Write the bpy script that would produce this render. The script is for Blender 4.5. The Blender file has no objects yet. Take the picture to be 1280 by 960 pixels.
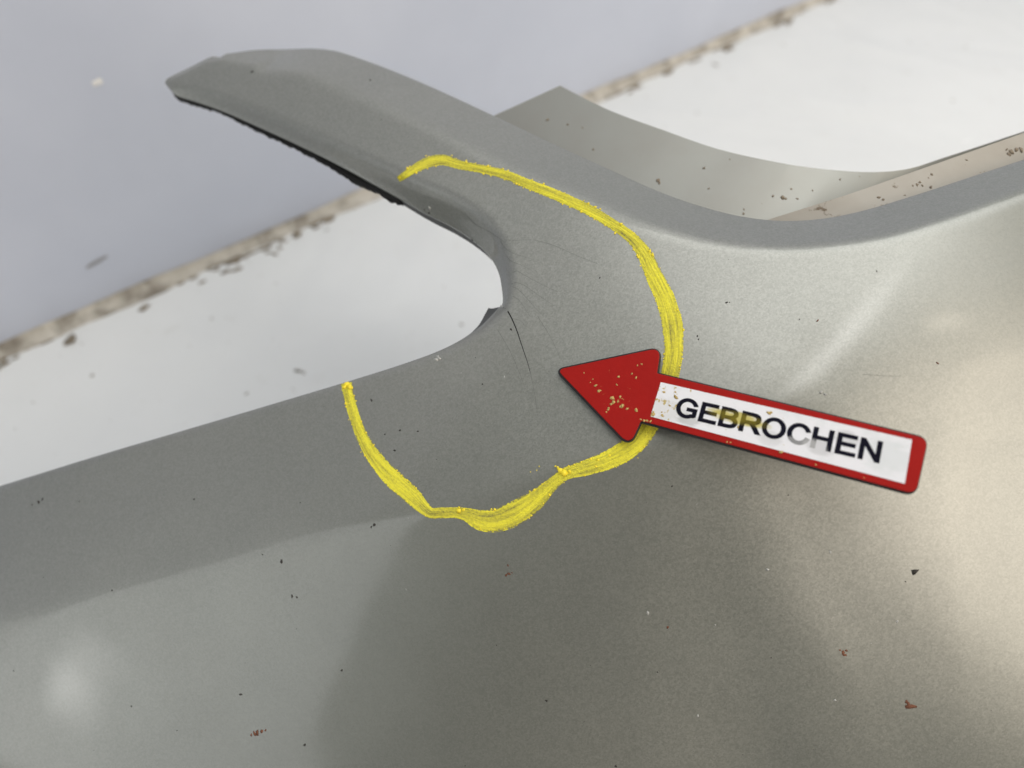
import bpy, bmesh, math, random
import numpy as np
from mathutils import Vector, Matrix
from mathutils.bvhtree import BVHTree

random.seed(7); rng = np.random.default_rng(7)
S = bpy.context.scene
COL = S.collection
CM = 0.01                                   # everything is measured in centimetres

# ------------------------------------------------------------------ camera
F, CX, CY = 967.0, 640.0, 480.0             # focal length and centre of a 1280 x 960 frame
PITCH = math.radians(50)
CAM = np.array([0.0, 0.0, 34.0])            # cm above the white base
RX = np.array([1.0, 0, 0])
FW = np.array([0, math.cos(PITCH), -math.sin(PITCH)])
UP = np.array([0, math.sin(PITCH), math.cos(PITCH)])
cd = bpy.data.cameras.new('camera'); cam = bpy.data.objects.new('camera', cd); COL.objects.link(cam)
cam.location = Vector(CAM * CM); cam.rotation_euler = (math.pi / 2 - PITCH, 0, 0)
cd.sensor_width = 36; cd.lens = 36 * F / 1280; cd.clip_start = 0.005; cd.clip_end = 60
cd.dof.use_dof = True; cd.dof.focus_distance = 0.235; cd.dof.aperture_fstop = 6.8
S.camera = cam

# ------------------------------------------------------------------ world and lamps
w = bpy.data.worlds.new('World'); S.world = w; w.use_nodes = True
w.node_tree.nodes['Background'].inputs[0].default_value = (0.95, 1.0, 0.86, 1)
w.node_tree.nodes['Background'].inputs[1].default_value = 0.10

def lamp(name, loc, target, size, power, color, sy=None, shape='RECTANGLE', spread=180, soft=0.0):
    l = bpy.data.lights.new(name, 'AREA'); l.shape = shape; l.size = size
    if shape in ('RECTANGLE', 'ELLIPSE'): l.size_y = sy or size
    l.energy = power; l.color = color; l.spread = math.radians(spread)
    if soft:                                 # a diffuser that is brightest in the middle and falls off to its rim
        l.use_nodes = True; t = l.node_tree; em = t.nodes['Emission']; g = t.nodes.new('ShaderNodeNewGeometry')
        v = t.nodes.new('ShaderNodeVectorMath'); v.operation = 'SUBTRACT'; v.inputs[1].default_value = (.5, .5, 0); t.links.new(g.outputs['Parametric'], v.inputs[0])
        ln = t.nodes.new('ShaderNodeVectorMath'); ln.operation = 'LENGTH'; t.links.new(v.outputs[0], ln.inputs[0])
        mr = t.nodes.new('ShaderNodeMapRange'); mr.interpolation_type = 'SMOOTHSTEP'; t.links.new(ln.outputs['Value'], mr.inputs[0])
        for k, x in zip((1, 2, 3, 4), (.5 * (1 - soft), .5, 1, 0)): mr.inputs[k].default_value = x
        t.links.new(mr.outputs[0], em.inputs['Strength'])
    o = bpy.data.objects.new(name, l); COL.objects.link(o); o.location = loc
    d = Vector(target) - Vector(loc); o.rotation_euler = d.to_track_quat('-Z', 'Y').to_euler()
    return o
def sph(az, el, d): az, el = math.radians(az), math.radians(el); return (d * math.sin(az) * math.cos(el), 0.12 + d * math.cos(az) * math.cos(el), 0.12 + d * math.sin(el))
AIM = (0, 0.12, 0.12)
lamp('ceiling_light', (0.65, 0.7, 2.4), (0.65, 0.7, 0), 4.8, 160, (1.0, 0.99, 0.97), 3.6, soft=.6)
wx = sph(-114, 0, 2.5); lamp('added_left_light', (wx[0], wx[1], 1.1), (0, 0.12, 1.1), 2.5, 23, (0.96, 0.98, 1.0), 2.2).rotation_euler.rotate_axis('Z', math.radians(10))  # added area light, its edge shapes the dark reflection on the fascia
lamp('side_lamp', sph(130, 33, 2.2), AIM, 4.2, 135, (1.0, 0.88, 0.75), 2.3, 'RECTANGLE', soft=1.0)
lamp('glint_lamp', sph(112, 51, 2.0), AIM, 0.12, .55, (1.0, 0.88, 0.72), 0.42, 'RECTANGLE', soft=1.0).rotation_euler.rotate_axis('Z', math.radians(35))  # small lamp added to put a warm glint near the right edge
lamp('tube_light', (0.62, -0.45, 2.2), AIM, 1.3, 7, (1.0, 0.99, 0.97), 0.4, soft=1.0)
lamp('spot_lamp', sph(-122, 8, 2.0), AIM, 0.34, 1.5, (1.0, 0.99, 0.96), 0.44, 'RECTANGLE', soft=1.0)

S.view_settings.view_transform = 'Standard'; S.view_settings.look = 'None'
S.view_settings.exposure = -0.03; S.view_settings.gamma = 1.0
S.render.engine = 'CYCLES'

# ------------------------------------------------------------------ helpers
def ray(u, v):
    d = FW + RX * ((u - CX) / F) + UP * ((CY - v) / F)
    return d
def hit_plane(u, v, p, n):
    d = ray(u, v); k = np.dot(p - CAM, n) / np.dot(d, n)
    return CAM + d * k
def unit(a): a = np.asarray(a, float); return a / np.linalg.norm(a)

def catmull(pts, step):
    """dense smooth polyline through points (any dimension)"""
    P = np.array(pts, float); P = np.vstack([2 * P[0] - P[1], P, 2 * P[-1] - P[-2]]); out = []
    for i in range(1, len(P) - 2):
        p0, p1, p2, p3 = P[i - 1], P[i], P[i + 1], P[i + 2]
        t0 = 0; t1 = np.linalg.norm(p1[:2] - p0[:2]) ** .5; t2 = t1 + np.linalg.norm(p2[:2] - p1[:2]) ** .5
        t3 = t2 + np.linalg.norm(p3[:2] - p2[:2]) ** .5
        n = max(1, int(np.linalg.norm(p2[:2] - p1[:2]) / step))
        for k in range(n):
            t = t1 + (t2 - t1) * k / n
            A1 = (t1 - t) / (t1 - t0) * p0 + (t - t0) / (t1 - t0) * p1
            A2 = (t2 - t) / (t2 - t1) * p1 + (t - t1) / (t2 - t1) * p2
            A3 = (t3 - t) / (t3 - t2) * p2 + (t - t2) / (t3 - t2) * p3
            B1 = (t2 - t) / (t2 - t0) * A1 + (t - t0) / (t2 - t0) * A2
            B2 = (t3 - t) / (t3 - t1) * A2 + (t - t1) / (t3 - t1) * A3
            out.append((t2 - t) / (t2 - t1) * B1 + (t - t1) / (t2 - t1) * B2)
    out.append(P[-2]); return np.array(out)

def smoothstep(x): x = np.clip(x, 0, 1); return x * x * (3 - 2 * x)

def poly_dist(Q, L, vals=None):
    """distance of points Q to polyline L, side (+ right of its direction) and interpolated vals"""
    Q = np.asarray(Q, float)
    best = np.full(len(Q), 1e9); side = np.zeros(len(Q)); out = None if vals is None else np.zeros((len(Q), vals.shape[1]))
    for i in range(len(L) - 1):
        a, b = L[i], L[i + 1]; ab = b - a; L2 = ab @ ab
        if L2 < 1e-12: continue
        t = np.clip(((Q - a) @ ab) / L2, 0, 1)
        d = Q - (a + t[:, None] * ab); r = np.hypot(d[:, 0], d[:, 1]); m = r < best - 1e-9
        best[m] = r[m]; cr = ab[0] * (Q[:, 1] - a[1]) - ab[1] * (Q[:, 0] - a[0]); side[m] = -np.sign(cr[m])
        if vals is not None: out[m] = vals[i] * (1 - t[m, None]) + vals[i + 1] * t[m, None]
    return best, side, out

def mesh_obj(name, verts, faces, mat, parent=None, smooth=True, uvs=None):
    me = bpy.data.meshes.new(name)
    me.from_pydata([tuple(np.asarray(v) * CM) for v in verts], [], [tuple(int(i) for i in f) for f in faces])
    me.update()
    if smooth: me.polygons.foreach_set('use_smooth', [True] * len(me.polygons))
    if uvs is not None:
        ul = me.uv_layers.new(name='UVMap'); li = np.zeros(len(me.loops), int); me.loops.foreach_get('vertex_index', li)
        ul.data.foreach_set('uv', np.asarray(uvs, float)[li].ravel())
    o = bpy.data.objects.new(name, me); COL.objects.link(o)
    if mat: me.materials.append(mat)
    if parent is not None: o.parent = parent
    return o
def tag(o, label=None, category=None, kind=None, group=None):
    if label: o['label'] = label
    if category: o['category'] = category
    if kind: o['kind'] = kind
    if group: o['group'] = group
    return o

# ------------------------------------------------------------------ materials
class NT:
    def __init__(s, name):
        s.m = bpy.data.materials.new(name); s.m.use_nodes = True; s.t = s.m.node_tree
        s.b = s.t.nodes['Principled BSDF']; s.out = s.t.nodes['Material Output']
        s.co = s.t.nodes.new('ShaderNodeTexCoord')
    def n(s, typ, **kw):
        x = s.t.nodes.new(typ)
        for k, v in kw.items(): setattr(x, k, v)
        return x
    def l(s, a, b): s.t.links.new(a, b)
    def noise(s, scale, detail=4, rough=.55, vec=None, dist=0):
        x = s.n('ShaderNodeTexNoise'); x.inputs['Scale'].default_value = scale; x.inputs['Detail'].default_value = detail
        x.inputs['Roughness'].default_value = rough; x.inputs['Distortion'].default_value = dist
        s.l(vec or s.co.outputs['Object'], x.inputs['Vector']); return x.outputs['Fac']
    def ramp(s, fac, *stops):
        r = s.n('ShaderNodeValToRGB'); e = r.color_ramp.elements
        while len(e) < len(stops): e.new(0.5)
        for k, (p, c) in enumerate(stops):
            e[k].position = p; e[k].color = (c, c, c, 1) if isinstance(c, (int, float)) else (*c, 1)
        s.l(fac, r.inputs[0]); return r.outputs[0]
    def mix(s, fac, a, b):
        x = s.n('ShaderNodeMix', data_type='RGBA')
        for v, i in ((fac, 0), (a, 6), (b, 7)):
            if hasattr(v, 'links'): s.l(v, x.inputs[i])
            elif i == 0: x.inputs[0].default_value = v
            else: x.inputs[i].default_value = (*v, 1)
        return x.outputs[2]
    def math(s, op, a, b=0.0, c=None):
        x = s.n('ShaderNodeMath', operation=op)
        for v, i in ((a, 0), (b, 1), (c, 2)):
            if v is None: continue
            if hasattr(v, 'links'): s.l(v, x.inputs[i])
            else: x.inputs[i].default_value = v
        return x.outputs[0]
    def bump(s, h, strength, dist=0.001):
        x = s.n('ShaderNodeBump'); x.inputs['Strength'].default_value = strength; x.inputs['Distance'].default_value = dist
        s.l(h, x.inputs['Height']); s.l(x.outputs[0], s.b.inputs['Normal']); return x
    def set(s, **kw):
        for k, v in kw.items():
            i = s.b.inputs[k.replace('_', ' ')]
            if hasattr(v, 'links'): s.l(v, i)
            elif isinstance(v, tuple): i.default_value = (*v, 1)
            else: i.default_value = v
        return s

def silver_paint():
    m = NT('silver_paint')
    v = m.n('ShaderNodeTexVoronoi'); v.inputs['Scale'].default_value = 2300; m.l(m.co.outputs['Object'], v.inputs['Vector'])
    v2 = m.n('ShaderNodeTexVoronoi'); v2.inputs['Scale'].default_value = 1500; m.l(m.co.outputs['Object'], v2.inputs['Vector'])
    g = m.n('ShaderNodeNewGeometry')
    sub = m.n('ShaderNodeVectorMath', operation='SUBTRACT'); m.l(v.outputs['Color'], sub.inputs[0]); sub.inputs[1].default_value = (.5, .5, .5)
    sc = m.n('ShaderNodeVectorMath', operation='SCALE'); m.l(sub.outputs[0], sc.inputs[0]); sc.inputs['Scale'].default_value = 0.05
    ad = m.n('ShaderNodeVectorMath', operation='ADD'); m.l(g.outputs['Normal'], ad.inputs[0]); m.l(sc.outputs[0], ad.inputs[1])
    no = m.n('ShaderNodeVectorMath', operation='NORMALIZE'); m.l(ad.outputs[0], no.inputs[0]); m.l(no.outputs[0], m.b.inputs['Normal'])
    s1 = m.n('ShaderNodeSeparateColor'); m.l(v.outputs['Color'], s1.inputs[0]); s2 = m.n('ShaderNodeSeparateColor'); m.l(v2.outputs['Color'], s2.inputs[0])
    fl_ = m.math('ADD', m.math('MULTIPLY', s1.outputs[0], .75), m.math('MULTIPLY', s2.outputs[1], .25))
    base = m.mix(m.ramp(fl_, (.05, 0.0), (.95, 1.0)), (.228, .236, .214), (.285, .293, .268))
    film = m.ramp(m.noise(9, 5, .6), (.35, 0.0), (.75, .12)); base = m.mix(film, base, (.50, .47, .42))
    m.set(Base_Color=base, Metallic=.78, Roughness=m.ramp(m.noise(30, 6, .7), (.3, .42), (.75, .48)),
          Coat_Weight=1.0, Coat_Roughness=m.ramp(m.noise(14, 6, .7), (.35, .07), (.8, .12)), Coat_IOR=1.5)
    m.l(g.outputs['Normal'], m.b.inputs['Coat Normal'])
    return m.m

def bare_flange(name, c0, c1, dirt, metal=.45, rough=.42):
    m = NT(name)
    d = m.ramp(m.noise(110, 6, .65), (dirt, 0.0), (dirt + .05, 1.0)); f = m.ramp(m.noise(25, 5, .6), (.4, 0.0), (.7, .7))
    c = m.mix(f, c0, c1); c = m.mix(d, c, (.12, .085, .05))
    m.set(Base_Color=c, Metallic=metal, Roughness=rough, Coat_Weight=.2); return m.m

def plain(name, col, rough=.6, metallic=0.0, var=.15, scale=120, coat=0):
    m = NT(name); a = tuple(x * (1 - var) for x in col); b = tuple(min(1, x * (1 + var)) for x in col)
    m.set(Base_Color=m.mix(m.noise(scale, 5, .6), a, b), Roughness=rough, Metallic=metallic, Coat_Weight=coat)
    m.bump(m.noise(scale * 4, 3), .08); return m.m

def white_base():
    m = NT('white_laminate')
    c = m.mix(m.ramp(m.noise(6, 5, .6), (.35, 0.0), (.75, 1.0)), (.775, .79, .79), (.72, .735, .735))
    c = m.mix(m.ramp(m.noise(60, 8, .7), (.60, 0.0), (.78, .5)), c, (.58, .57, .53))
    c = m.mix(m.ramp(m.noise(2.2, 5, .62, None, .8), (.48, 0.0), (.72, .5)), c, (.62, .645, .66))
    m.set(Base_Color=c, Roughness=m.ramp(m.noise(18, 4, .6), (.3, .16), (.8, .3)), Coat_Weight=.2)
    m.bump(m.noise(5, 2, .5, None, 1.5), .5, .012); return m.m

def grey_wall():
    m = NT('grey_board')
    c = m.mix(m.ramp(m.noise(5, 4, .6), (.35, 0.0), (.75, 1.0)), (.58, .625, .74), (.67, .715, .83))
    c = m.mix(m.ramp(m.noise(90, 8, .75), (.68, 0.0), (.8, .35)), c, (.48, .50, .55))
    m.set(Base_Color=c, Roughness=.32); m.bump(m.noise(300, 3), .05); return m.m

M_PAINT = silver_paint(); M_FLANGE = bare_flange('flange_paint', (.28, .285, .262), (.26, .255, .23), .70, .5, .36); M_LIP = bare_flange('lip_plastic', (.36, .335, .29), (.27, .24, .19), .62, .1, .6)
M_PRONG_SHADE = plain('prong_shade_black', (.005, .005, .005), .8, var=.3); M_RAW = plain('raw_grey_plastic', (.055, .058, .056), .6, var=.25)  # the near-black is painted shade for the hollow prong
M_WALL = grey_wall(); M_BASE = white_base()

# ------------------------------------------------------------------ setting: white base and grey board wall
J0 = hit_plane(0, 440, np.array([0, 0, 0.]), np.array([0, 0, 1.]))
J1 = hit_plane(1005, 8, np.array([0, 0, 0.]), np.array([0, 0, 1.]))
jd = unit(J1 - J0); jn = np.array([jd[1], -jd[0], 0])           # jn points from the wall to the camera side
A, B = J0 - jd * 120, J1 + jd * 150
fl = mesh_obj('base_surface', [A - jn * .2, B - jn * .2, B + jn * 260, A + jn * 260], [(0, 3, 2, 1)], M_BASE)
tag(fl, 'smooth white base surface below the bumper', kind='structure')
wl = mesh_obj('wall', [A, B, B + [0, 0, 120], A + [0, 0, 120]], [(0, 1, 2, 3)], M_WALL)
tag(wl, 'blue grey board wall behind the bumper', kind='structure')

# ------------------------------------------------------------------ the bumper
D0 = 24.0
BK = -FW
NB = unit(BK * math.cos(math.radians(14)) + UP * math.sin(math.radians(14)) - RX * math.tan(math.radians(16)))
SX = unit(RX - NB * np.dot(RX, NB)); TY = np.cross(NB, SX)
OB = CAM + FW * D0
def w2p(p): q = np.asarray(p) - OB; return np.array([q @ SX, q @ TY])
def p2w(st, h=0.0): return OB + SX * st[0] + TY * st[1] + NB * h
def pl(u, v): return w2p(hit_plane(u, v, OB, NB))

RIDGE = [(-500, 897, .10, 9), (-250, 836, .10, 9), (0, 775, .10, 9), (250, 712, .10, 9), (470, 655, .10, 10), (690, 592, .10, 15), (830, 552, .13, 17), (930, 520, .3, 16),
         (1020, 470, .7, 13), (1090, 410, .8, 12), (1135, 360, .8, 11), (1165, 300, .8, 10), (1185, 220, .8, 10), (1200, 100, .8, 10)]
rid = catmull([(*pl(a, b), c, d) for a, b, c, d in RIDGE], .05)
keep = (rid[:, 0] > pl(640, 600)[0]) | (np.arange(len(rid)) % 6 == 0); keep[0] = keep[-1] = True; rid = rid[keep]
LEDGE = np.array([pl(1120, 462), pl(1213, 438), pl(1290, 417), pl(1500, 360)])
# outline: u, v, fillet width, edge slope angle, flange depth, flange flare
NOTCH = [(-330, 706, .10, 40, .8, 0), (-150, 653, .10, 40, .8, 0), (0, 608, .10, 40, .8, 0), (110, 574, .1, 40, .8, 0), (215, 543, .1, 40, .8, 0), (330, 509, .1, 40, .8, 0), (430, 479, .1, 40, .8, 0),
         (500, 457, .1, 40, .8, .0), (545, 441, .1, 40, .8, .1), (575, 427, .12, 42, .8, .3), (602, 410, .15, 45, .8, .5), (619, 394, .2, 45, .8, .68), (625, 388, .22, 46, .8, .72), (628, 383, .25, 48, .8, .66), (629, 380, .3, 50, .8, .05),
         (628, 360, .5, 50, .8, 0), (624, 340, .6, 52, .8, 0), (612, 318, .7, 55, .8, 0), (590, 298, .75, 55, .8, 0), (562, 280, .75, 55, .8, 0), (530, 264, .7, 55, .8, 0), (500, 247, .65, 55, .7, 0),
         (470, 230, .6, 55, .3, 0), (430, 208, .55, 52, .12, 0), (380, 183, .5, 52, .1, 0), (330, 160, .5, 50, .1, 0), (280, 138, .45, 48, .1, 0), (240, 124, .35, 45, .1, 0), (222, 119, .3, 40, .1, 0)]
TIP = [(213, 110, .2, 20, .12, 0), (206.5, 102.5, .12, 15, .1, 0), (205, 101, .1, 10, .1, 0), (208, 99.5, .15, 15, .1, 0), (220, 93, .3, 26, .15, 0), (235, 85.5, .36, 30, .2, .0), (252, 77, .36, 30, .2, .0), (264, 71.3, .36, 28, .25, 0)]
TOP = [(272, 69.5, .36, 24, .3, 0), (285, 67.3, .6, 24, .4, 0), (305, 64.5, 1.2, 24, .5, 0), (345, 62, 2.0, 32, .6, 0), (390, 61, 2.1, 32, .6, 0), (418, 64, 2.1, 33, .6, 0), (450, 74, 2.1, 33, .6, 0), (500, 93, 2.1, 33, .6, 0), (560, 119, 2.1, 34, .6, 0),
       (620, 147, 2.1, 35, .6, 0), (690, 180, 2.1, 35, .6, 0), (760, 212, 2.0, 36, .6, 0), (830, 243, 1.9, 37, .6, 0), (880, 260, 1.8, 38, .6, 0), (930, 272, 1.7, 39, .6, 0), (980, 277, 1.6, 40, .6, 0),
       (1030, 274, 1.6, 41, .6, 0), (1080, 264, 1.7, 41, .6, 0), (1150, 243, 1.7, 41, .6, 0), (1220, 220, 1.6, 41, .6, 0), (1290, 197, 1.5, 41, .6, 0), (1450, 145, 1.5, 41, .6, 0), (1650, 80, 1.5, 41, .6, 0)]

def base_h(Q):
    """height of the fascia over its mean plane, without the rolled edges"""
    Q = np.asarray(Q, float)
    d, sd, v = poly_dist(Q, rid[:, :2], rid[:, 2:]); sg = d * sd
    r = v[:, 0]; ang = np.tan(np.radians(v[:, 1]))
    x = np.clip(sg / r, -30, 30); soft = r * np.log1p(np.exp(x)); soft = np.where(sg / r > 30, sg, soft)
    h = -ang * soft
    x = np.clip(Q[:, 0] - 3, 0, None); h -= .011 * np.where(x < 12, x * x, 144 + 24 * (x - 12))      # rolls away to the right
    h -= .006 * np.clip(-Q[:, 1] - 3, 0, None) ** 2
    h -= .03 * np.clip(-Q[:, 1] - 13, 0, None) ** 2                  # and turns down towards the base
    h -= .006 * np.clip(-Q[:, 0] - 14, 0, None) ** 2
    h += .007 * np.sin(Q[:, 0] * 1.35 + 1.1 * np.sin(Q[:, 1] * .8)) * np.sin(Q[:, 1] * 1.15 + .7 * np.sin(Q[:, 0] * .6 + 1))   # slight waviness of the moulding
    d2, s2, _ = poly_dist(Q, LEDGE)
    f = smoothstep((Q[:, 0] - pl(1175, 440)[0]) / 1.6)
    q = np.clip(d2 * s2 / .09, -40, 25); h -= .085 * f * .09 * np.log1p(np.exp(q)) * np.exp(-np.clip(d2 * s2, 0, None) / 5)
    return h
def roll(d, wd, ang):
    x = np.clip((wd - d) / wd, 0, 1)
    k = .25                                                          # the slope builds up over the first 45 % and then stays
    a = np.where(x < k, x * x / (2 * k), x - k / 2)
    return -np.tan(np.radians(ang)) * wd * a

# outline points are put where the line of sight meets the rolled edge
def place_all(rows):
    R_ = np.array(rows, float); h = np.zeros(len(R_))
    D_ = np.array([ray(u, v) for u, v in R_[:, :2]]); dn = D_ @ NB
    for _ in range(25):
        k = ((OB - CAM) @ NB + h) / dn; q = CAM + D_ * k[:, None] - OB; st = np.column_stack([q @ SX, q @ TY])
        h = base_h(st) + roll(0.0, R_[:, 2], R_[:, 3])
    return [tuple(x) for x in np.column_stack([st, R_[:, 2:]])]
notch = catmull(place_all(NOTCH), .18); tip = place_all(TIP); top = catmull(place_all(TOP), .3)
tipd = catmull([notch[-1]] + tip + [top[0]], .08)[1:-1]
edge = np.vstack([notch, tipd, top])
n_edge = len(edge)
def inside(Q, poly):
    x, y = Q[:, 0], Q[:, 1]; c = np.zeros(len(Q), bool); n = len(poly)
    for i in range(n):
        x1, y1 = poly[i]; x2, y2 = poly[(i + 1) % n]
        if y1 == y2: continue
        m = ((y1 > y) != (y2 > y)) & (x < (x2 - x1) * (y - y1) / (y2 - y1) + x1); c ^= m
    return c
def edge_info(Q):
    """signed distance to the free edge (+ inside), nearest point and (depth, flare) there"""
    best = np.full(len(Q), 1e9); near = np.zeros((len(Q), 2)); par = np.zeros((len(Q), 2))
    for i in range(n_edge - 1):
        a, b = edge[i, :2], edge[i + 1, :2]; ab = b - a; L2 = ab @ ab
        if L2 < 1e-12: continue
        t = np.clip(((Q - a) @ ab) / L2, 0, 1); c = a + t[:, None] * ab; d = Q - c; r = np.hypot(d[:, 0], d[:, 1]); m = r < best
        best[m] = r[m]; near[m] = c[m]; par[m] = edge[i, 4:6] * (1 - t[m, None]) + edge[i + 1, 4:6] * t[m, None]
    return best, near, par
X0, X1, Y0 = edge[0, 0] + 1, edge[-1, 0] - 1, -22.0
poly = np.vstack([[[X0 - 30, edge[0, 1] - 9]], edge[:, :2], [[X1 + 30, edge[-1, 1] + 9]], [[X1 + 30, -60.]], [[X0 - 30, -60.]]])
ST = .16
def axis(lo, hi, f0, f1):
    a = list(np.arange(f0, f1, ST)); s_ = ST
    x = a[0]
    while x > lo: s_ = min(s_ * 1.25, .9); x -= s_; a.insert(0, x)
    s_ = ST; x = a[-1]
    while x < hi: s_ = min(s_ * 1.25, .9); x += s_; a.append(x)
    return np.array(a)
ax = axis(X0, X1, -19, 19); ay = axis(Y0, edge[:, 1].max() + 1, -13, 15)
GX, GY = np.meshgrid(ax, ay); nx, ny = len(ax), len(ay)
Q = np.column_stack([GX.ravel(), GY.ravel()])
bd, nearp, _ = edge_info(Q); ins = inside(Q, poly); sdf = np.where(ins, bd, -bd)
sn = bd < .3 * ST
Q[sn] = nearp[sn]; sdf[sn] = 0
tris = []
I = np.arange(nx * ny).reshape(ny, nx)
for j in range(ny - 1):
    for i in range(nx - 1):
        a, b, c, d = I[j, i], I[j, i + 1], I[j + 1, i + 1], I[j + 1, i]
        if max(sdf[a], sdf[b], sdf[c], sdf[d]) <= 0: continue
        if min(sdf[a], sdf[b], sdf[c], sdf[d]) >= 0: tris.append((a, b, c, d))
        elif (i + j) % 2: tris += [(a, b, c), (a, c, d)]
        else: tris += [(a, b, d), (b, c, d)]
V2 = [q for q in Q]; SD = list(sdf); cut = {}
def cutv(p, n_):
    k = (min(p, n_), max(p, n_))
    if k not in cut:
        t = SD[p] / (SD[p] - SD[n_]); cut[k] = len(V2); V2.append(Q[p] + (Q[n_] - Q[p]) * t); SD.append(0.0)
    return cut[k]
faces2 = []
for f in tris:
    if min(SD[i] for i in f) >= 0: faces2.append(f); continue
    o_ = []
    for k in range(len(f)):
        p, q = f[k], f[(k + 1) % len(f)]
        if SD[p] >= 0: o_.append(p)
        if (SD[p] > 0 and SD[q] < 0): o_.append(cutv(p, q))
        elif (SD[p] < 0 and SD[q] > 0): o_.append(cutv(q, p))
    if len(o_) >= 3 and max(SD[i] for i in o_) > 0: faces2.append(tuple(o_))
used = sorted({i for f in faces2 for i in f}); rm = {o_: k for k, o_ in enumerate(used)}
V2 = np.array([V2[i] for i in used]); SD = np.array([SD[i] for i in used]); faces = [tuple(rm[i] for i in f) for f in faces2]
dN, _, vN = poly_dist(V2, notch[:, :2], notch[:, 2:4])
tt = np.vstack([notch[-1:], tipd, top[:1]]); dI, _, vI = poly_dist(V2, tt[:, :2], tt[:, 2:4])
dT, _, vT = poly_dist(V2, top[:, :2], top[:, 2:4])
H = base_h(V2) + np.minimum.reduce([roll(dN, vN[:, 0], vN[:, 1]), roll(dI, vI[:, 0], vI[:, 1])]) + roll(dT, vT[:, 0], vT[:, 1])
W = OB + V2[:, :1] * SX + V2[:, 1:] * TY + H[:, None] * NB
verts = list(W)
# rolled return flange along the free edge
cnt = {}
for f in faces:
    for k in range(len(f)):
        e = (f[k], f[(k + 1) % len(f)]); cnt[e] = 1
bnd = [e for e in cnt if (e[1], e[0]) not in cnt and SD[e[0]] == 0 and SD[e[1]] == 0]
bv = sorted({i for e in bnd for i in e}); _, _, par = edge_info(V2[bv]); par = dict(zip(bv, par))
on = {i: np.zeros(2) for i in bv}
for a, b in bnd:
    t = V2[b] - V2[a]; n_ = np.array([t[1], -t[0]]); on[a] += n_; on[b] += n_
for _ in range(2):                                                  # smooth the outward directions
    new_ = {i: on[i] / (np.linalg.norm(on[i]) + 1e-9) for i in bv}; acc = {i: new_[i] * 2 for i in bv}
    for a, b in bnd: acc[a] = acc[a] + new_[b]; acc[b] = acc[b] + new_[a]
    on = acc
prev = {i: i for i in bv}; fmat = {}
for o1, dd in [(.035, .05), (.05, .14), (.055, .35), (.055, .68), (.05, 1.0)]:
    cur = {}
    for i in bv:
        n_ = on[i] / (np.linalg.norm(on[i]) + 1e-9); dep, fla = par[i]
        cur[i] = len(verts); verts.append(W[i] + (SX * n_[0] + TY * n_[1]) * (o1 + fla * dd) - NB * dep * dd)
    for a, b in bnd: faces.append((prev[b], prev[a], cur[a], cur[b])); fmat[len(faces) - 1] = 1 if dd > .2 else 0
    prev = cur

bumper = bpy.data.objects.new('bumper', None); COL.objects.link(bumper)
tag(bumper, 'broken silver grey car bumper with a cracked prong circled in yellow', 'bumper')
panel = mesh_obj('fascia', verts, faces, M_PAINT, bumper)
panel.data.materials.append(M_RAW)
for k, v in fmat.items(): panel.data.polygons[k].material_index = v
TREE = BVHTree.FromPolygons([tuple(v) for v in verts], faces)
def on_panel(u, v):
    d = unit(ray(u, v)); loc, nrm, i, dist = TREE.ray_cast(Vector(CAM), Vector(d))
    if loc is None: return None, None
    nrm = np.array(nrm); nrm = nrm if nrm @ d < 0 else -nrm
    return np.array(loc), nrm

# ------------------------------------------------------------------ back flange and inner lip seen through the upper cut-out
def sheet(name, far, near, mat, rows=10, thick=.25, label=None):
    """far / near: rows of (u, v, h) with h above the mean plane of the fascia"""
    def wp(r): return hit_plane(r[0], r[1], OB + NB * r[2], NB)
    f = catmull([wp(r) for r in far], .3); n = catmull([wp(r) for r in near], .3)
    def resample(c, k):
        d = np.r_[0, np.cumsum(np.linalg.norm(np.diff(c, axis=0), axis=1))]; t = np.linspace(0, d[-1], k)
        return np.column_stack([np.interp(t, d, c[:, i]) for i in range(3)])
    K = 240; f = resample(f, K); n = resample(n, K)
    V = [f[i] + (n[i] - f[i]) * j / rows for j in range(rows + 1) for i in range(K)]
    Fc = [(j * K + i, j * K + i + 1, (j + 1) * K + i + 1, (j + 1) * K + i)[::-1] for j in range(rows) for i in range(K - 1)]
    o = mesh_obj(name, V, Fc, mat, bumper)
    md = o.modifiers.new('thickness', 'SOLIDIFY'); md.thickness = thick * CM; md.offset = -1; es = o.modifiers.new('crisp_rim', 'EDGE_SPLIT'); es.split_angle = math.radians(40)
    return o
bf = sheet('back_flange',
      [(700, 107, -3.0), (760, 137, -3.0), (830, 163, -3.0), (900, 187, -3.0), (975, 203.5, -3.0), (1010, 209, -3.25), (1080, 215, -3.8), (1130, 212, -4.25), (1190, 194, -4.85), (1300, 158, -6.2)],
      [(500, 198, -3.0), (620, 252, -3.0), (740, 305, -3.0), (840, 340, -3.0), (930, 352, -3.0), (985, 345, -3.55), (1060, 325, -4.3), (1130, 300, -5.0), (1190, 275, -5.6), (1300, 235, -7.0)], M_FLANGE)
lip = sheet('inner_lip',
      [(935, 283, -2.5), (965, 273, -2.5), (1060, 243, -2.7), (1155, 210, -3.2), (1280, 166, -4.4), (1500, 88, -7.0)],
      [(960, 330, -2.0), (1000, 325, -2.0), (1080, 315, -2.2), (1160, 290, -2.7), (1290, 245, -4.0), (1510, 170, -6.6)], M_LIP, 6)

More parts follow.
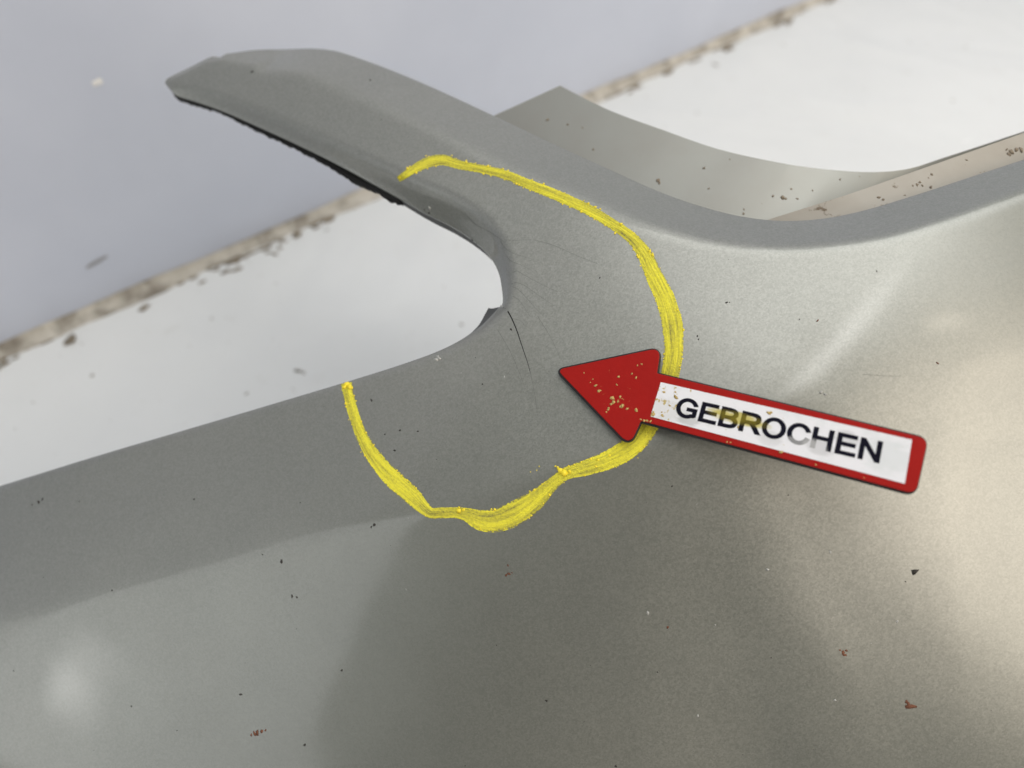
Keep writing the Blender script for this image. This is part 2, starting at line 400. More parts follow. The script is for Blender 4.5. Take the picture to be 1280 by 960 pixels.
dg = bpy.context.evaluated_depsgraph_get()
FL_TREES = []
for o in (lip, bf):
    FL_TREES.append(BVHTree.FromPolygons([np.array(v.co) / CM for v in o.data.vertices], [tuple(p.vertices) for p in o.data.polygons]))
def on_flange(u, v):
    d = unit(ray(u, v))
    for t in FL_TREES:
        loc, nrm, i, dist = t.ray_cast(Vector(CAM), Vector(d))
        if loc is not None:
            nrm = np.array(nrm); return np.array(loc), (nrm if nrm @ d < 0 else -nrm)
    return None, None

# ragged inside of the prong, its deep shade painted as a black strip
def prong_shade():
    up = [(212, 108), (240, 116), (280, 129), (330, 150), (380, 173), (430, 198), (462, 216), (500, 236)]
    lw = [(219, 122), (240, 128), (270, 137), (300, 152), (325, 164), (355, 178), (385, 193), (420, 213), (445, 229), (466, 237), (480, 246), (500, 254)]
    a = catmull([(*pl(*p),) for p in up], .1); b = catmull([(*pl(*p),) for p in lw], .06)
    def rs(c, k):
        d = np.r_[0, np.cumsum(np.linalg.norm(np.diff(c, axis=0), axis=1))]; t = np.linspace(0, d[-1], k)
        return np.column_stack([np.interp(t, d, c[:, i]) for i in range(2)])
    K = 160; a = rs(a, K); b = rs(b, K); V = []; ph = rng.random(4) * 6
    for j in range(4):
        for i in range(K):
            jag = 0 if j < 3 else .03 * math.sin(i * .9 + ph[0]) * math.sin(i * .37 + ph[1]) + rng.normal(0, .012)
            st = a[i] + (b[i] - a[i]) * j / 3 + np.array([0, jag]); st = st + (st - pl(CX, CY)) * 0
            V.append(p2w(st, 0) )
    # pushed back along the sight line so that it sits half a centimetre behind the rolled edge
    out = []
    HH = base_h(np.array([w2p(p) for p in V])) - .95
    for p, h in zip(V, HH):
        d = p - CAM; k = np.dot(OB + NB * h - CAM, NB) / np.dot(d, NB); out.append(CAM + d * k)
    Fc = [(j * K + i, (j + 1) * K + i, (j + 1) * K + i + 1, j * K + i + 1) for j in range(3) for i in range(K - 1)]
    o = mesh_obj('prong_shade_strip', out, Fc, M_PRONG_SHADE, bumper)
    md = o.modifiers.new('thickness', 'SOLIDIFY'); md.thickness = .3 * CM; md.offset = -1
    tag(o, 'ragged black strip painted as the shade inside the prong')
prong_shade()

# ------------------------------------------------------------------ yellow crayon line on the fascia
def crayon_material():
    m = NT('yellow_crayon'); uv = m.co.outputs['UV']
    mp = m.n('ShaderNodeMapping'); mp.inputs['Scale'].default_value = (1.1, 9, 1); m.l(uv, mp.inputs[0])
    st = m.noise(1.0, 6, .7, mp.outputs[0], .4)
    mp2 = m.n('ShaderNodeMapping'); mp2.inputs['Scale'].default_value = (.35, 2.2, 1); m.l(uv, mp2.inputs[0])
    big = m.noise(1.0, 3, .5, mp2.outputs[0])
    gr = m.noise(1400, 3, .6)
    f = m.math('ADD', m.math('MULTIPLY', st, .55), m.math('ADD', m.math('MULTIPLY', big, .6), m.math('MULTIPLY', gr, .25)))
    c = m.ramp(f, (.52, (.24, .23, .06)), (.65, (.55, .50, .05)), (.78, (.80, .735, .05)), (.97, (.90, .80, .04)))
    m.set(Base_Color=c, Roughness=.55, Specular_IOR_Level=.3)
    sep = m.n('ShaderNodeSeparateXYZ'); m.l(uv, sep.inputs[0])
    e = m.math('ABSOLUTE', m.math('SUBTRACT', sep.outputs[1], .5))               # 0 at the middle, 0.5 at the rim
    al = m.math('SUBTRACT', m.math('ADD', m.math('MULTIPLY', st, .30), m.math('MULTIPLY', gr, .26)), m.math('SUBTRACT', e, .22))
    m.set(Alpha=m.ramp(m.math('MINIMUM', al, m.math('MULTIPLY', m.math('SUBTRACT', f, .50), .8)), (.0, .12), (.05, 1.0)))
    m.bump(m.math('ADD', st, m.math('MULTIPLY', gr, .6)), .7, .0006)
    return m.m
M_CRAY = crayon_material()
CR = [(498, 224, 8), (503, 221, 10), (515, 213, 12), (535, 203, 15), (553, 200, 15), (575, 206, 13), (600, 211, 12), (630, 218, 13), (660, 230, 14), (700, 246, 15), (735, 262, 15), (765, 280, 14), (790, 298, 15),
      (804, 315, 18), (818, 345, 21), (832, 375, 23), (840, 405, 25), (842, 435, 23), (838, 465, 22), (827, 500, 23), (811, 530, 25), (792, 555, 26), (765, 573, 23), (735, 584, 19), (708, 592, 15), (688, 607, 16), (668, 626, 24),
      (643, 642, 29), (618, 651, 27), (600, 650, 24), (585, 644, 17), (570, 641, 13), (552, 641, 13), (538, 641, 13), (528, 633, 16), (513, 618, 21), (495, 602, 22), (476, 582, 19), (460, 560, 16), (448, 535, 13), (440, 510, 13), (435, 490, 13), (433, 479, 14)]
def crayon():
    c = catmull(CR, 2.5); t = np.gradient(c[:, :2], axis=0); t /= np.linalg.norm(t, axis=1)[:, None]; n = np.column_stack([-t[:, 1], t[:, 0]])
    K = 11; V = []; UV = []; L = 0; ok = []
    for i in range(len(c)):
        if i: L += np.linalg.norm(c[i, :2] - c[i - 1, :2])
        row = []
        for k in range(K):
            x = (k / (K - 1) - .5); wd = c[i, 2] * (.9 + .17 * min(1, max(0, (c[i, 1] - 250) / 100)))
            q = c[i, :2] + n[i] * x * wd
            p, nr = on_panel(*q)
            if p is None: p, nr = on_panel(*(q + (c[max(0, i - 4), :2] - c[i, :2]) * .6))
            row.append(None if p is None else p + nr * (.004 + .014 * max(0, 1 - (2 * x) ** 2) * (1 + .35 * math.sin(i * .31 + k * 1.9) + rng.normal(0, .10))))
            UV.append((L / 40.0, k / (K - 1)))
        last = None
        for k in range(K):
            if row[k] is None: row[k] = next((row[j] for j in range(K) if row[j] is not None), V[-1] if V else None)
        V += row
    Fc = [(i * K + k, i * K + k + 1, (i + 1) * K + k + 1, (i + 1) * K + k) for i in range(len(c) - 1) for k in range(K - 1)]
    o = mesh_obj('crayon_line', V, Fc, M_CRAY, bumper, uvs=UV)
    tag(o, 'thick waxy yellow crayon line circling the crack'); return o
crayon()
M_CRUMB = plain('yellow_wax', (.90, .72, .03), .5, var=.12)
def lump(p, nr, r, flat=.5, ax=None, stretch=1.0, seed=None):
    bm_ = bmesh.new(); bmesh.ops.create_icosphere(bm_, subdivisions=1, radius=1.0)
    nr = unit(nr); t = unit(np.cross(nr, ax if ax is not None else rng.normal(size=3))); b = np.cross(nr, t); vs = []
    for v in bm_.verts:
        k = 1 + rng.normal(0, .32); c = np.array(v.co) * k
        vs.append(p + (t * c[0] * stretch + b * c[1] + nr * (c[2] * flat + flat * .5)) * r)
    fs = [[v.index for v in f.verts] for f in bm_.faces]; bm_.free(); return vs, fs
def lumps(name, items, mat, parent, kind='stuff', label=None):
    V, Fc = [], []
    for it in items:
        vs, fs = lump(**it); o_ = len(V); V += vs; Fc += [[i + o_ for i in f] for f in fs]
    o = mesh_obj(name, V, Fc, mat, parent, smooth=True); tag(o, label, kind=kind); return o
def spot(u, v, px, **kw):
    p, nr = on_panel(u, v)
    if p is None: return None
    return dict(p=p, nr=nr, r=px * np.linalg.norm(p - CAM) / F, **kw)
items = []
cc = catmull(CR, 3)
for k in range(230):
    i = rng.integers(0, len(cc) - 1); t = cc[i + 1, :2] - cc[i, :2]; n_ = np.array([-t[1], t[0]]) / np.linalg.norm(t)
    sd = rng.choice([-1, 1]); items.append(spot(*(cc[i, :2] + n_ * sd * cc[i, 2] * (.42 + abs(rng.normal(0, .07)))), abs(rng.normal(.5, .5)) + .35, flat=.45))
for u, v, r in [(700, 588, 4), (705, 591, 4.5), (697, 585, 2.2), (694, 583, 1.3), (711, 590, 3), (573, 638, 3), (580, 637, 2.5), (433, 481, 4.5), (437, 484, 3.5), (430, 484, 3), (583, 203, 2), (583, 201, 1.4), (629, 211, 1.4), (748, 575, 2), (762, 569, 2), (745, 583, 1.7), (500, 222, 2.5), (663, 590, .8), (671, 588, .8), (674, 583, .8)]:
    items.append(spot(u, v, r, flat=.5))
lumps('crayon_crumbs', [i for i in items if i], M_CRUMB, bumper, label='crumbs of yellow wax along the crayon line')

# ------------------------------------------------------------------ crack, hairlines, dirt on the fascia
def line_on_panel(pts, w0, w1):
    c = catmull(pts, 1.5); t = np.gradient(c, axis=0); t /= np.linalg.norm(t, axis=1)[:, None] + 1e-9; n = np.column_stack([-t[:, 1], t[:, 0]]); V = []
    for i in range(len(c)):
        f = i / (len(c) - 1); wd = w0 + (w1 - w0) * f
        for s_ in (-.5, .5):
            p, nr = on_panel(*(c[i] + n[i] * s_ * wd))
            if p is None: return [], []
            V.append(p + nr * .004)
    return V, [(2 * i, 2 * i + 1, 2 * i + 3, 2 * i + 2) for i in range(len(c) - 1)]
M_CRACK = plain('crack_shadow', (.006, .006, .006), .9)
M_HAIR = plain('hairline', (.16, .166, .152), .55, metallic=.6)
V, Fc = line_on_panel([(629, 385), (633, 387), (637, 393), (641, 401), (646, 413), (651, 428), (655, 440), (660, 455), (663, 466)], 1.7, .5)
tag(mesh_obj('crack', V, Fc, M_CRACK, bumper), 'thin dark crack running from the notch')
Z = lambda L: [(540 + x / 6.856, 260 + y / 6.856) for x, y in L]
hair = [Z([(300, 70), (380, 145), (470, 190), (540, 235), (630, 297)]), Z([(590, 290), (620, 335), (680, 380), (760, 410), (870, 440)]), Z([(640, 410), (670, 450), (740, 480), (830, 520)]),
        Z([(690, 555), (720, 540), (800, 580), (950, 660), (1080, 720)]), Z([(680, 650), (730, 640), (800, 670), (900, 740), (1050, 840)]), Z([(690, 675), (740, 700), (800, 760), (880, 850), (960, 930)]),
        Z([(690, 757), (740, 785), (790, 850), (840, 930)]), Z([(640, 275), (720, 276), (850, 270)]), [(622, 412), (638, 440), (650, 468), (656, 484)], [(668, 300), (690, 306), (722, 320), (748, 330)],
        [(640, 398), (652, 402), (656, 408)], [(672, 395), (690, 425), (700, 447)], [(663, 466), (668, 490), (672, 520)], [(1078, 468), (1110, 470), (1126, 470)]]
V, Fc = [], []
for h_ in hair:
    for dx in (0,):
        a, b = line_on_panel(h_, .5, .25); o_ = len(V); V += a; Fc += [tuple(i + o_ for i in f) for f in b]
tag(mesh_obj('stress_lines', V, Fc, M_HAIR, bumper), 'fine hairline stress marks fanning out from the notch', kind='stuff')
M_DIRT = plain('dark_dirt', (.03, .026, .022), .8, var=.5); M_RUST = plain('rust_dirt', (.16, .06, .03), .8, var=.5); M_PALE = plain('pale_chip', (.42, .42, .40), .6)
dirt, rust, pale = [], [], []
for k in range(80):
    u, v = rng.uniform(0, 1280), rng.uniform(120, 960); dirt.append(spot(u, v, .25 + abs(rng.normal(0, .3)), flat=.25))
for k in range(12):
    pale.append(spot(rng.uniform(500, 1280), rng.uniform(300, 960), .3 + abs(rng.normal(0, .35)), flat=.2, stretch=1.6))
for u, v, r in [(1143, 714, 3.4), (1132, 727, 1.1), (352, 702, 1.8), (365, 745, 1.8), (371, 747, 1.2), (468, 656, 2.4), (464, 659, 1.5), (48, 628, 2), (53, 624, 1.6), (40, 631, 1.1), (500, 538, 1.4), (522, 539, 1.2), (639, 412, 1.6),
                (603, 480, 1.3), (464, 500, 1.5), (493, 563, 1.3), (481, 543, 1.2), (750, 347, 1.4), (301, 868, 1.5), (328, 693, 1), (140, 738, .9), (1153, 223, 2), (908, 378, 1.6), (912, 378, 1), (872, 420, 1.3), (873, 424, 1.1), (1096, 339, .9), (315, 90, 2), (463, 100, 1.5),
                (683, 876, 1.7), (840, 608, 1), (381, 931, 2.2), (164, 883, 1.2), (427, 838, 1.6), (822, 840, 1), (964, 822, .8), (770, 958, 1.6), (460, 232, 1.4), (493, 250, 1.6), (531, 262, 1.5), (536, 266, 1.8), (590, 300, 2), (596, 305, 1.6)]:
    dirt.append(spot(u, v, r * .8, flat=.15, stretch=rng.uniform(1, 1.7)))
for u, v, r in [(318, 917, 2), (322, 916, 2.2), (327, 914, 2), (332, 913, 1.4), (314, 919, 1.4), (1138, 883, 3.4), (1135, 879, 2.2), (1133, 877, 1.6), (1054, 816, 2), (1058, 813, 1.4), (1050, 813, 1.4), (1056, 819, 1.6), (835, 784, 2), (633, 719, 1.8), (636, 717, 1.5), (635, 707, 1.6), (640, 716, 1.1), (1022, 401, 1.1), (1172, 454, 1.1)]:
    rust.append(spot(u, v, r * .85, flat=.15, stretch=rng.uniform(1, 2.2)))
for u, v, r in [(545, 449, 2.2), (549, 448, 2.2), (547, 446, 1.8), (1038, 690, 1.4), (810, 766, 1.6), (1122, 777, 1.3), (960, 712, 1.5), (623, 381, 2.2), (627, 383, 2), (619, 384, 1.6), (1044, 875, 1), (537, 260, 2), (1026, 490, 1.6), (1032, 493, 1.4)]:
    pale.append(spot(u, v, r, flat=.25, stretch=1.5))
fd = []
for u, v, r in [(978, 247, 2), (982, 248, 1.6), (966, 245, 1.1), (1146, 231, 1.4), (1150, 228, 1.1), (1153, 232, 1.2), (1141, 232, 1), (1164, 234, 1.5), (1098, 247, 1.8), (1104, 250, 1.3), (1131, 244, 1), (999, 207, 1.2), (1165, 218, 1.2), (1264, 190, 2.4), (1270, 187, 2), (1276, 187, 2.2), (1261, 193, 1.6), (1208, 200, 1.1), (1258, 187, 1.2),
                (684, 150, 1.5), (822, 225, 2.2), (824, 229, 1.6), (728, 160, 1), (790, 148, 1.2), (880, 210, 1.2), (742, 187, 1.1), (700, 190, 1), (886, 236, 1.1), (930, 262, 1), (1016, 238, .9), (989, 236, 1), (1050, 224, .9)] + [(rng.uniform(640, 1280), rng.uniform(120, 270), abs(rng.normal(0, .6)) + .3) for _ in range(22)]:
    p, nr = on_flange(u, v)
    if p is not None: fd.append(dict(p=p, nr=nr, r=r * np.linalg.norm(p - CAM) / F, flat=.25, stretch=1.4))
lumps('flange_dirt', fd, plain('brown_dirt', (.22, .18, .13), .85, var=.4), bumper, label='brown dirt specks on the flange behind the edge')
lumps('dirt_specks', [i for i in dirt if i], M_DIRT, bumper, label='dark dirt specks on the silver paint')
lumps('rust_specks', [i for i in rust if i], M_RUST, bumper, label='reddish brown specks on the silver paint')
lumps('paint_chips', [i for i in pale if i], M_PALE, bumper, label='pale chips and nicks in the paint')

# ------------------------------------------------------------------ the arrow sign
AX = -unit(ray(-1403, -62)); WY = unit(RX * .3 + UP + FW * .073); WY = unit(WY - AX * (WY @ AX)); AN = np.cross(AX, WY)
AN = AN if AN @ FW < 0 else -AN
head, _ = on_panel(765, 490)
ARROW = [(697.4, 462.5, 4.5), (825.4, 435.4, 9), (820.6, 467.2, 2.5), (1159, 549, 9), (1144, 617, 9), (800.8, 525.4, 3), (787, 556, 10)]
WHITE = [(826.3, 478), (1140, 549.9), (1130.8, 604.8), (813.4, 520.8)]
off = 0.0
for _ in range(8):                                                    # lower the plate until it just rests on the fascia
    base = head + AN * off; gaps = []
    for a in range(len(ARROW)):
        p, q = np.array(ARROW[a][:2]), np.array(ARROW[(a + 1) % len(ARROW)][:2])
        for t in np.linspace(0, 1, 12):
            u, v = p + (q - p) * t; hp, hn = on_panel(u, v); ap = hit_plane(u, v, base, AN)
            if hp is not None: gaps.append((hp - ap) @ AN * -1)
    off += .19 - min(gaps)
print('arrow lift', off, 'gaps', min(gaps), max(gaps))
base = head + AN * off
OA = hit_plane(760, 495, base, AN)
def a2(u, v): q = hit_plane(u, v, base, AN) - OA; return np.array([q @ AX, q @ WY])
def rounded(px, grow=0.0):
    P = [a2(u, v) for u, v, r in px]; R = [r * 24.0 / F for u, v, r in px]; out = []
    n = len(P); ar = sum(P[i][0] * P[(i + 1) % n][1] - P[(i + 1) % n][0] * P[i][1] for i in range(n)); sg = 1 if ar > 0 else -1
    for i in range(n):
        p, a, b = P[i], P[i - 1], P[(i + 1) % n]; da, db = unit(a - p), unit(b - p)
        ang = math.acos(np.clip(da @ db, -1, 1)); d = R[i] / math.tan(ang / 2); d = min(d, .45 * np.linalg.norm(a - p), .45 * np.linalg.norm(b - p))
        for k in range(9):
            t = k / 8; s0, s1 = p + da * d, p + db * d; out.append((1 - t) ** 2 * s0 + 2 * t * (1 - t) * p + t * t * s1)
    out = np.array(out)
    if grow:
        t = np.roll(out, -1, 0) - np.roll(out, 1, 0); t /= np.linalg.norm(t, axis=1)[:, None]; out = out + sg * grow * np.column_stack([t[:, 1], -t[:, 0]])
    return out if sg > 0 else out[::-1]
sign = bpy.data.objects.new('arrow_sign', None); COL.objects.link(sign)
sign.matrix_world = Matrix([[*AX, 0], [*WY, 0], [*AN, 0], [0, 0, 0, 1]]).transposed()
sign.matrix_world = Matrix.Translation(Vector(OA * CM)) @ Matrix(((AX[0], WY[0], AN[0], 0), (AX[1], WY[1], AN[1], 0), (AX[2], WY[2], AN[2], 0), (0, 0, 0, 1)))
tag(sign, 'red arrow sign with a white GEBROCHEN label lying on the bumper', 'sign')
def slab(name, loops, z0, z1, mat, parent, bevel=0.0, grow=0.0):
    cu = bpy.data.curves.new(name, 'CURVE'); cu.dimensions = '2D'; cu.fill_mode = 'BOTH'
    cu.offset = grow * CM; cu.extrude = (z1 - z0) / 2 * CM - bevel * CM; cu.bevel_depth = bevel * CM; cu.bevel_resolution = 2
    for lp in loops:
        sp = cu.splines.new('POLY'); sp.points.add(len(lp) - 1); sp.use_cyclic_u = True
        for q, p in zip(sp.points, lp): q.co = (p[0] * CM, p[1] * CM, 0, 1)
    tmp = bpy.data.objects.new(name + '_curve', cu); COL.objects.link(tmp)
    dg = bpy.context.evaluated_depsgraph_get(); me = bpy.data.meshes.new_from_object(tmp.evaluated_get(dg)); me.name = name
    bpy.data.objects.remove(tmp); bpy.data.curves.remove(cu)
    me.materials.clear(); me.materials.append(mat)
    o = bpy.data.objects.new(name, me); COL.objects.link(o); o.parent = parent; o.location = (0, 0, (z0 + z1) / 2 * CM); return o

def streak(m, sx, sy):
    mp = m.n('ShaderNodeMapping'); mp.inputs['Scale'].default_value = (sx, sy, 200); m.l(m.co.outputs['Object'], mp.inputs[0]); return m.noise(1.0, 5, .75, mp.outputs[0])
def local_mask(m, x, y, rx, ry, vec):
    """1 inside a soft ellipse at x, y (cm) of the sign"""
    s_ = m.n('ShaderNodeSeparateXYZ'); m.l(vec, s_.inputs[0])
    a = m.math('DIVIDE', m.math('SUBTRACT', s_.outputs[0], x * CM), rx * CM); b = m.math('DIVIDE', m.math('SUBTRACT', s_.outputs[1], y * CM), ry * CM)
    r = m.math('ADD', m.math('MULTIPLY', a, a), m.math('MULTIPLY', b, b)); return m.math('SUBTRACT', 1.0, m.math('MINIMUM', r, 1.0))
def red_film():
    m = NT('red_film'); o_ = m.co.outputs['Object']
    c = m.mix(m.noise(150, 4), (.30, .006, .004), (.37, .008, .005))
    hc = a2(768, 492); k = local_mask(m, hc[0], hc[1], 1.5, 1.1, o_)
    n1 = m.noise(420, 5, .7, None, 1.2); f = m.math('MULTIPLY', m.ramp(m.math('ADD', n1, m.math('MULTIPLY', k, .22)), (.82, 0.0), (.87, 1.0)), .6)
    c = m.mix(f, c, (.52, .33, .12))
    m.set(Base_Color=c, Roughness=m.ramp(m.noise(200, 5, .7), (.3, .42), (.8, .58)), Specular_IOR_Level=.2); m.bump(m.noise(900, 3), .12, .0004); return m.m
def paper():
    m = NT('white_paper'); o_ = m.co.outputs['Object']
    c = m.mix(m.ramp(m.noise(180, 6, .7), (.5, 0.0), (.8, .6)), (.80, .80, .83), (.62, .66, .66))
    for (u, v, rx, ry, col, amt) in [(922, 523, 1.25, .26, (.50, .42, .02), .85), (1058, 548, .5, .3, (.4, .4, .4), .35), (835, 512, .9, .5, (.45, .45, .40), .25), (1108, 570, .9, .7, (.62, .66, .66), .5), (860, 525, .5, .25, (.3, .32, .3), .45), (962, 548, .5, .3, (.4, .4, .4), .3), (1025, 560, .5, .3, (.3, .3, .3), .35)]:
        p = a2(u, v); k = local_mask(m, p[0], p[1], rx, ry, o_)
        f = m.math('MULTIPLY', m.ramp(m.math('MULTIPLY', m.math('ADD', streak(m, 220, 700), .1), k), (.25, 0.0), (.48, 1.0)), amt); c = m.mix(f, c, col)
    k = local_mask(m, *a2(828, 505), 1.0, 1.2, o_)
    c = m.mix(m.ramp(m.math('ADD', m.noise(620, 3, .6), m.math('MULTIPLY', k, .12)), (.70, 0.0), (.74, .9)), c, (.45, .33, .06))
    m.set(Base_Color=c, Roughness=.5, Specular_IOR_Level=.35); m.bump(m.noise(500, 3), .06, .0004); return m.m
def ink():
    m = NT('black_ink'); o_ = m.co.outputs['Object']; c = m.mix(m.noise(500, 4), (.004, .004, .010), (.010, .010, .020))
    p = a2(922, 523); k = local_mask(m, p[0], p[1], 1.1, .22, o_); c = m.mix(m.ramp(m.math('MULTIPLY', m.noise(330, 5, .7), k), (.12, 0.0), (.5, .75)), c, (.22, .18, .02))
    al = None
    for (u, v, rx, ry) in [(1003, 555, .6, .28), (1018, 559, .45, .3)]:
        p = a2(u, v); k = local_mask(m, p[0], p[1], rx, ry, o_)
        x = m.math('MULTIPLY', m.ramp(m.math('MULTIPLY', k, m.math('ADD', streak(m, 260, 1200), .1)), (.22, 0.0), (.42, 1.0)), .55); c = m.mix(x, c, (.5, .5, .5))
    m.set(Base_Color=c, Roughness=.6, Specular_IOR_Level=.08); return m.m
M_RED, M_PAPER, M_INK = red_film(), paper(), ink()
M_MAG = plain('black_rubber', (.010, .010, .011), .6, var=.3)
slab('magnet_backing', [rounded(ARROW, .045) + np.array([-.03, -.01])], -.17, -.03, M_MAG, sign, .02)
tag(slab('plate', [rounded(ARROW)], -.028, .03, M_RED, sign, .012), 'scuffed red arrow shaped plate')
lab = slab('paper_label', [[a2(*p) for p in WHITE][::-1]], .032, .042, M_PAPER, sign)
tag(lab, 'grubby white paper strip printed GEBROCHEN')
def on_sign(u, v, z): return hit_plane(u, v, base + AN * z, AN)
st_items = []
for u, v, r, z in [(830, 490, 1.5, .042), (844, 490, 1.2, .042), (844.5, 496, 2.2, .042), (837, 507, 1, .042), (827, 515, 1, .042), (816, 518, 2, .042), (817, 515, 1.6, .042), (828, 520, 1.4, .042), (827, 519, 1, .042), (961, 516, 2, .042), (964, 515, 1.2, .042), (976, 565, 1.7, .042), (923, 534, 1.4, .042),
                   (772, 502, 1.6, .03), (767, 503, 2, .03), (765, 498, 2.4, .03), (764, 505, 1.4, .03), (778, 507, 2, .03), (775, 508, 1.4, .03), (784, 511, 1.4, .03), (760, 512, 1.4, .03), (761, 510, 1.2, .03), (758, 515, 1, .03), (795, 512, 1.8, .03), (796, 514, 1.2, .03), (748, 489, 1.7, .03), (750, 488, 1.2, .03), (745, 482, 1.5, .03), (795, 472, 1.4, .03), (790, 467, 1.1, .03), (773, 471, 1.4, .03), (771, 481, 1, .03), (775, 496, 1.3, .03), (741, 474, .8, .03), (802, 455, .8, .03), (797, 457, .8, .03), (730, 466, .7, .03), (738, 478, .8, .03), (805, 525.5, 1.8, .03), (809, 526, 1.8, .03), (813, 527, 1.2, .03), (801, 524, 1.2, .03), (909, 552.5, 1.2, .03), (913, 553, .8, .03), (1020, 581, 1.2, .03), (1080, 597, .9, .03)]:
    p = on_sign(u, v, z); st_items.append(dict(p=p, nr=AN, r=r * np.linalg.norm(p - CAM) / F, flat=.06, stretch=rng.uniform(1, 1.7)))
Mi = sign.matrix_world.inverted()
for it in st_items:
    q = it['p'] - OA; it['p'] = np.array([q @ AX, q @ WY, q @ AN]); it['nr'] = np.array([0, 0, 1.])
lumps('wax_stains', st_items, plain('tan_wax', (.50, .36, .12), .7, var=.35), sign, label='tan and yellow wax stains on the sign')
def arc(cx, cy, rx, ry, a0, a1, n=28): return [(cx + rx * math.cos(math.radians(a0 + (a1 - a0) * k / n)), cy + ry * math.sin(math.radians(a0 + (a1 - a0) * k / n))) for k in range(n + 1)]
GL = {
 'E': ([[(79, 0), (616, 0), (616, 84), (174, 84), (174, 328), (577, 328), (577, 412), (174, 412), (174, 632), (597, 632), (597, 716), (79, 716)]], 667),
 'H': ([[(80, 0), (175, 0), (175, 338), (547, 338), (547, 0), (641, 0), (641, 716), (547, 716), (547, 422), (175, 422), (175, 716), (80, 716)]], 722),
 'N': ([[(76, 0), (167, 0), (167, 563), (543, 0), (640, 0), (640, 716), (549, 716), (549, 153), (173, 716), (76, 716)]], 722),
 'O': ([arc(390, 358, 342, 370, 0, 350, 35), arc(390, 358, 246, 288, 0, 350, 35)], 778),
 'C': ([arc(385, 358, 335, 370, 26, 338) + arc(385, 358, 238, 288, 337, 28)], 722),
 'G': ([arc(395, 358, 345, 370, 27, 305) + [(655, 60), (715, 105), (715, 366), (412, 366), (412, 281), (622, 281), (622, 150)] + arc(395, 358, 248, 288, 308, 29)], 778),
 'B': ([[(73, 0), (346, 0), (400, 2), (480, 18), (560, 62), (610, 130), (625, 207), (612, 280), (570, 340), (495, 381), (550, 420), (585, 475), (593, 530), (578, 600), (530, 665), (460, 702), (350, 716), (73, 716)],
        [(168, 84), (346, 84), (420, 90), (480, 112), (515, 155), (527, 208), (512, 262), (470, 305), (410, 325), (330, 331), (168, 331)],
        [(168, 415), (323, 415), (400, 422), (455, 445), (487, 480), (497, 524), (486, 570), (455, 608), (400, 627), (304, 632), (168, 632)]], 667),
 'R': ([[(79, 0), (174, 0), (174, 318), (284, 318), (340, 312), (385, 290), (430, 240), (470, 180), (590, 0), (710, 0), (585, 195), (520, 270), (464, 323), (555, 350), (620, 395), (655, 455), (661, 521), (645, 600), (600, 665), (520, 705), (396, 716), (79, 716)],
        [(174, 400), (377, 400), (460, 408), (520, 430), (553, 472), (563, 521), (545, 575), (500, 615), (400, 637), (174, 637)]], 722)}
tl, bl, tr, br = a2(879.5, 503.6), a2(873.4, 525.8), a2(1102.6, 553.4), a2(1097.9, 578.2)
def tx(x, y):
    f = (x - 857) / (6363 - 857); g = y / 716; return (bl * (1 - f) + br * f) * (1 - g) + (tl * (1 - f) + tr * f) * g
pen = 0
for ch in 'GEBROCHEN':
    loops, adv = GL[ch]; slab('letter', [[tx(pen + x, y) for x, y in lp] for lp in loops], .0435, .0475, M_INK, lab, 0, .024); pen += adv
for o in lab.children: o.location.z -= lab.location.z

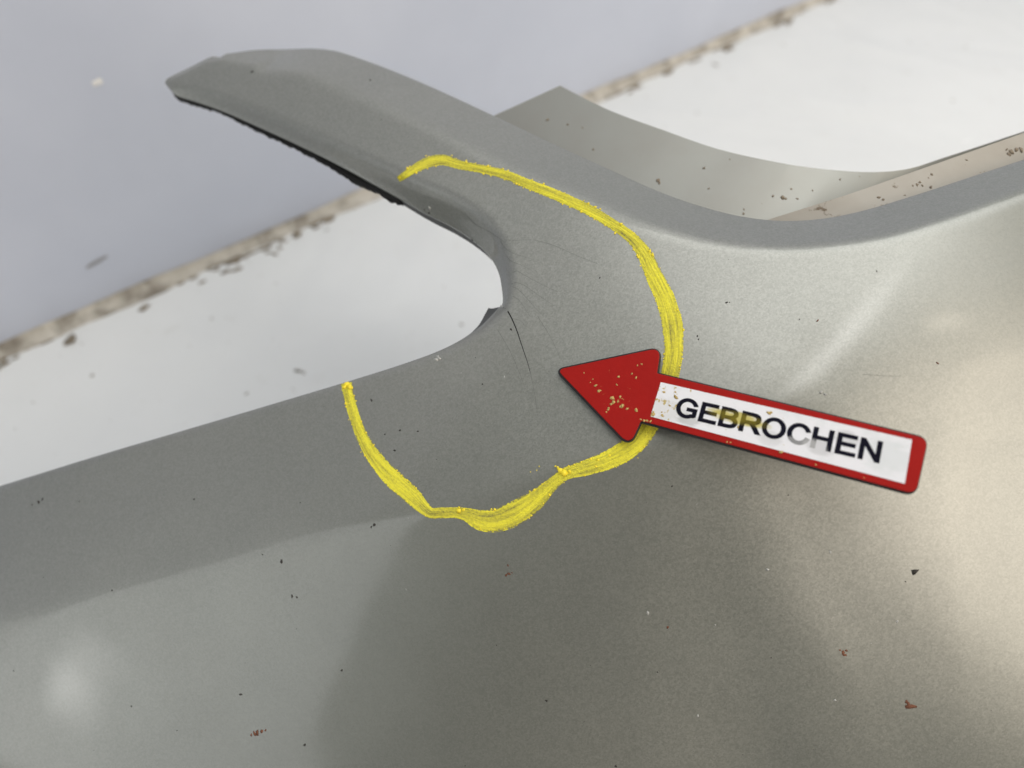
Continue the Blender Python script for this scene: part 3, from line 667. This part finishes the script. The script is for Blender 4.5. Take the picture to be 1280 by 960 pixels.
# ------------------------------------------------------------------ seam between base and wall
def seam_material():
    m = NT('seam_sealant')
    c = m.mix(m.ramp(m.noise(40, 6, .7), (.4, 0.0), (.65, 1.0)), (.58, .55, .49), (.40, .37, .32))
    c = m.mix(m.ramp(m.noise(55, 6, .7), (.48, 0.0), (.64, .85)), c, (.17, .145, .115)); m.set(Base_Color=c, Roughness=.7); m.bump(m.noise(120, 4), .35, .002); return m.m
M_SEAM = seam_material()
def seam():
    K = 420; L = np.linalg.norm(B - A); V = []; prof = [(.02, .6), (.08, .46), (.18, .32), (.33, .19), (.53, .09), (.74, .02), (.85, -.02)]
    for i in range(K):
        x = L * i / (K - 1); wob = .2 * math.sin(x * .31) + .1 * math.sin(x * .83 + 1) + rng.normal(0, .05)
        for j, (a, z) in enumerate(prof):
            f = 1 + (wob if j > 2 else wob * .3); V.append(A + jd * x + jn * a * f + np.array([0, 0, z * (1 + (wob * .5 if j < 3 else 0))]))
    n = len(prof); Fc = [(i * n + j, (i + 1) * n + j, (i + 1) * n + j + 1, i * n + j + 1) for i in range(K - 1) for j in range(n - 1)]
    o = mesh_obj('seam_sealant', V, Fc, M_SEAM, fl); tag(o, 'dirty cream sealant bead along the foot of the wall')
    M_CR = plain('brown_grime', (.27, .23, .175), .9, var=.5, scale=60); items = []
    for k in range(4200):
        x = rng.uniform(0, L); d = .5 + abs(rng.normal(0, .36)) * (1 + .8 * math.sin(x * .5) * math.sin(x * .17 + 1)); cl = math.sin(x * .9) + math.sin(x * .37 + 2) + math.sin(x * 1.7)
        if cl < rng.normal(.2, .9): continue
        items.append(dict(p=A + jd * x + jn * d + np.array([0, 0, .02]), nr=np.array([0, 0, 1.]), r=.025 + abs(rng.normal(0, .085)), flat=.07, ax=jn, stretch=2.6))
    for (u, v, r) in [(370, 293, .28), (368, 296, .2), (350, 310, .16), (344, 317, .16), (336, 316, .12), (328, 311, .1), (352, 302, .15), (90, 425, .3), (84, 428, .22), (180, 385, .25)]:
        p = hit_plane(u, v, np.array([0, 0, .03]), np.array([0, 0, 1.])); items.append(dict(p=p, nr=np.array([0, 0, 1.]), r=r, flat=.35, stretch=1.3))
    lumps('seam_grime', items, M_CR, fl, label='brown grime crumbs along the seam')
    items = []
    for (u, v, r) in [(265, 398, .09), (370, 463, .13), (375, 464, .12), (380, 466, .09), (308, 492, .09), (893, 80, .16), (896, 82, .14), (577, 405, .09), (409, 287, .12)] + [(rng.uniform(0, 600), rng.uniform(300, 600), abs(rng.normal(0, .03)) + .01) for _ in range(60)] + [(rng.uniform(760, 1280), rng.uniform(0, 180), abs(rng.normal(0, .04)) + .01) for _ in range(50)]:
        p = hit_plane(u, v, np.array([0, 0, .005]), np.array([0, 0, 1.]))
        if (p - A) @ jn > 1.2: items.append(dict(p=p, nr=np.array([0, 0, 1.]), r=r, flat=.12, stretch=rng.uniform(1, 1.8)))
    lumps('base_specks', items, plain('grey_specks', (.36, .345, .31), .8, var=.3), fl, label='faint grey specks on the white base')
seam()
# marks on the wall
wn = jn
def wall_mark(name, pts, w0, mat, label):
    c = catmull([hit_plane(u, v, J0 + wn * .03, wn) for u, v in pts], .1); V = []
    t = np.gradient(c, axis=0)
    for i in range(len(c)):
        n_ = unit(np.cross(t[i], wn)); k = w0 * (.55 + .45 * math.sin(math.pi * (i + .5) / len(c))) * (1 + rng.normal(0, .12))
        V += [c[i] - n_ * k, c[i] + n_ * k, c[i] + wn * .04]
    Fc = []
    for i in range(len(c) - 1): Fc += [(3 * i, 3 * i + 3, 3 * i + 5, 3 * i + 2), (3 * i + 2, 3 * i + 5, 3 * i + 4, 3 * i + 1)]
    tag(mesh_obj(name, V, Fc, mat, wl), label)
wall_mark('scuff_mark', [(108, 335), (118, 329), (134, 320)], .14, plain('grey_scuff', (.34, .35, .38), .8), 'short dark scuff on the grey wall')
wall_mark('paint_fleck', [(116, 106), (121, 103), (128, 101)], .18, plain('white_fleck', (.85, .85, .85), .7), 'small white fleck on the grey wall')
bpy.context.view_layer.update()
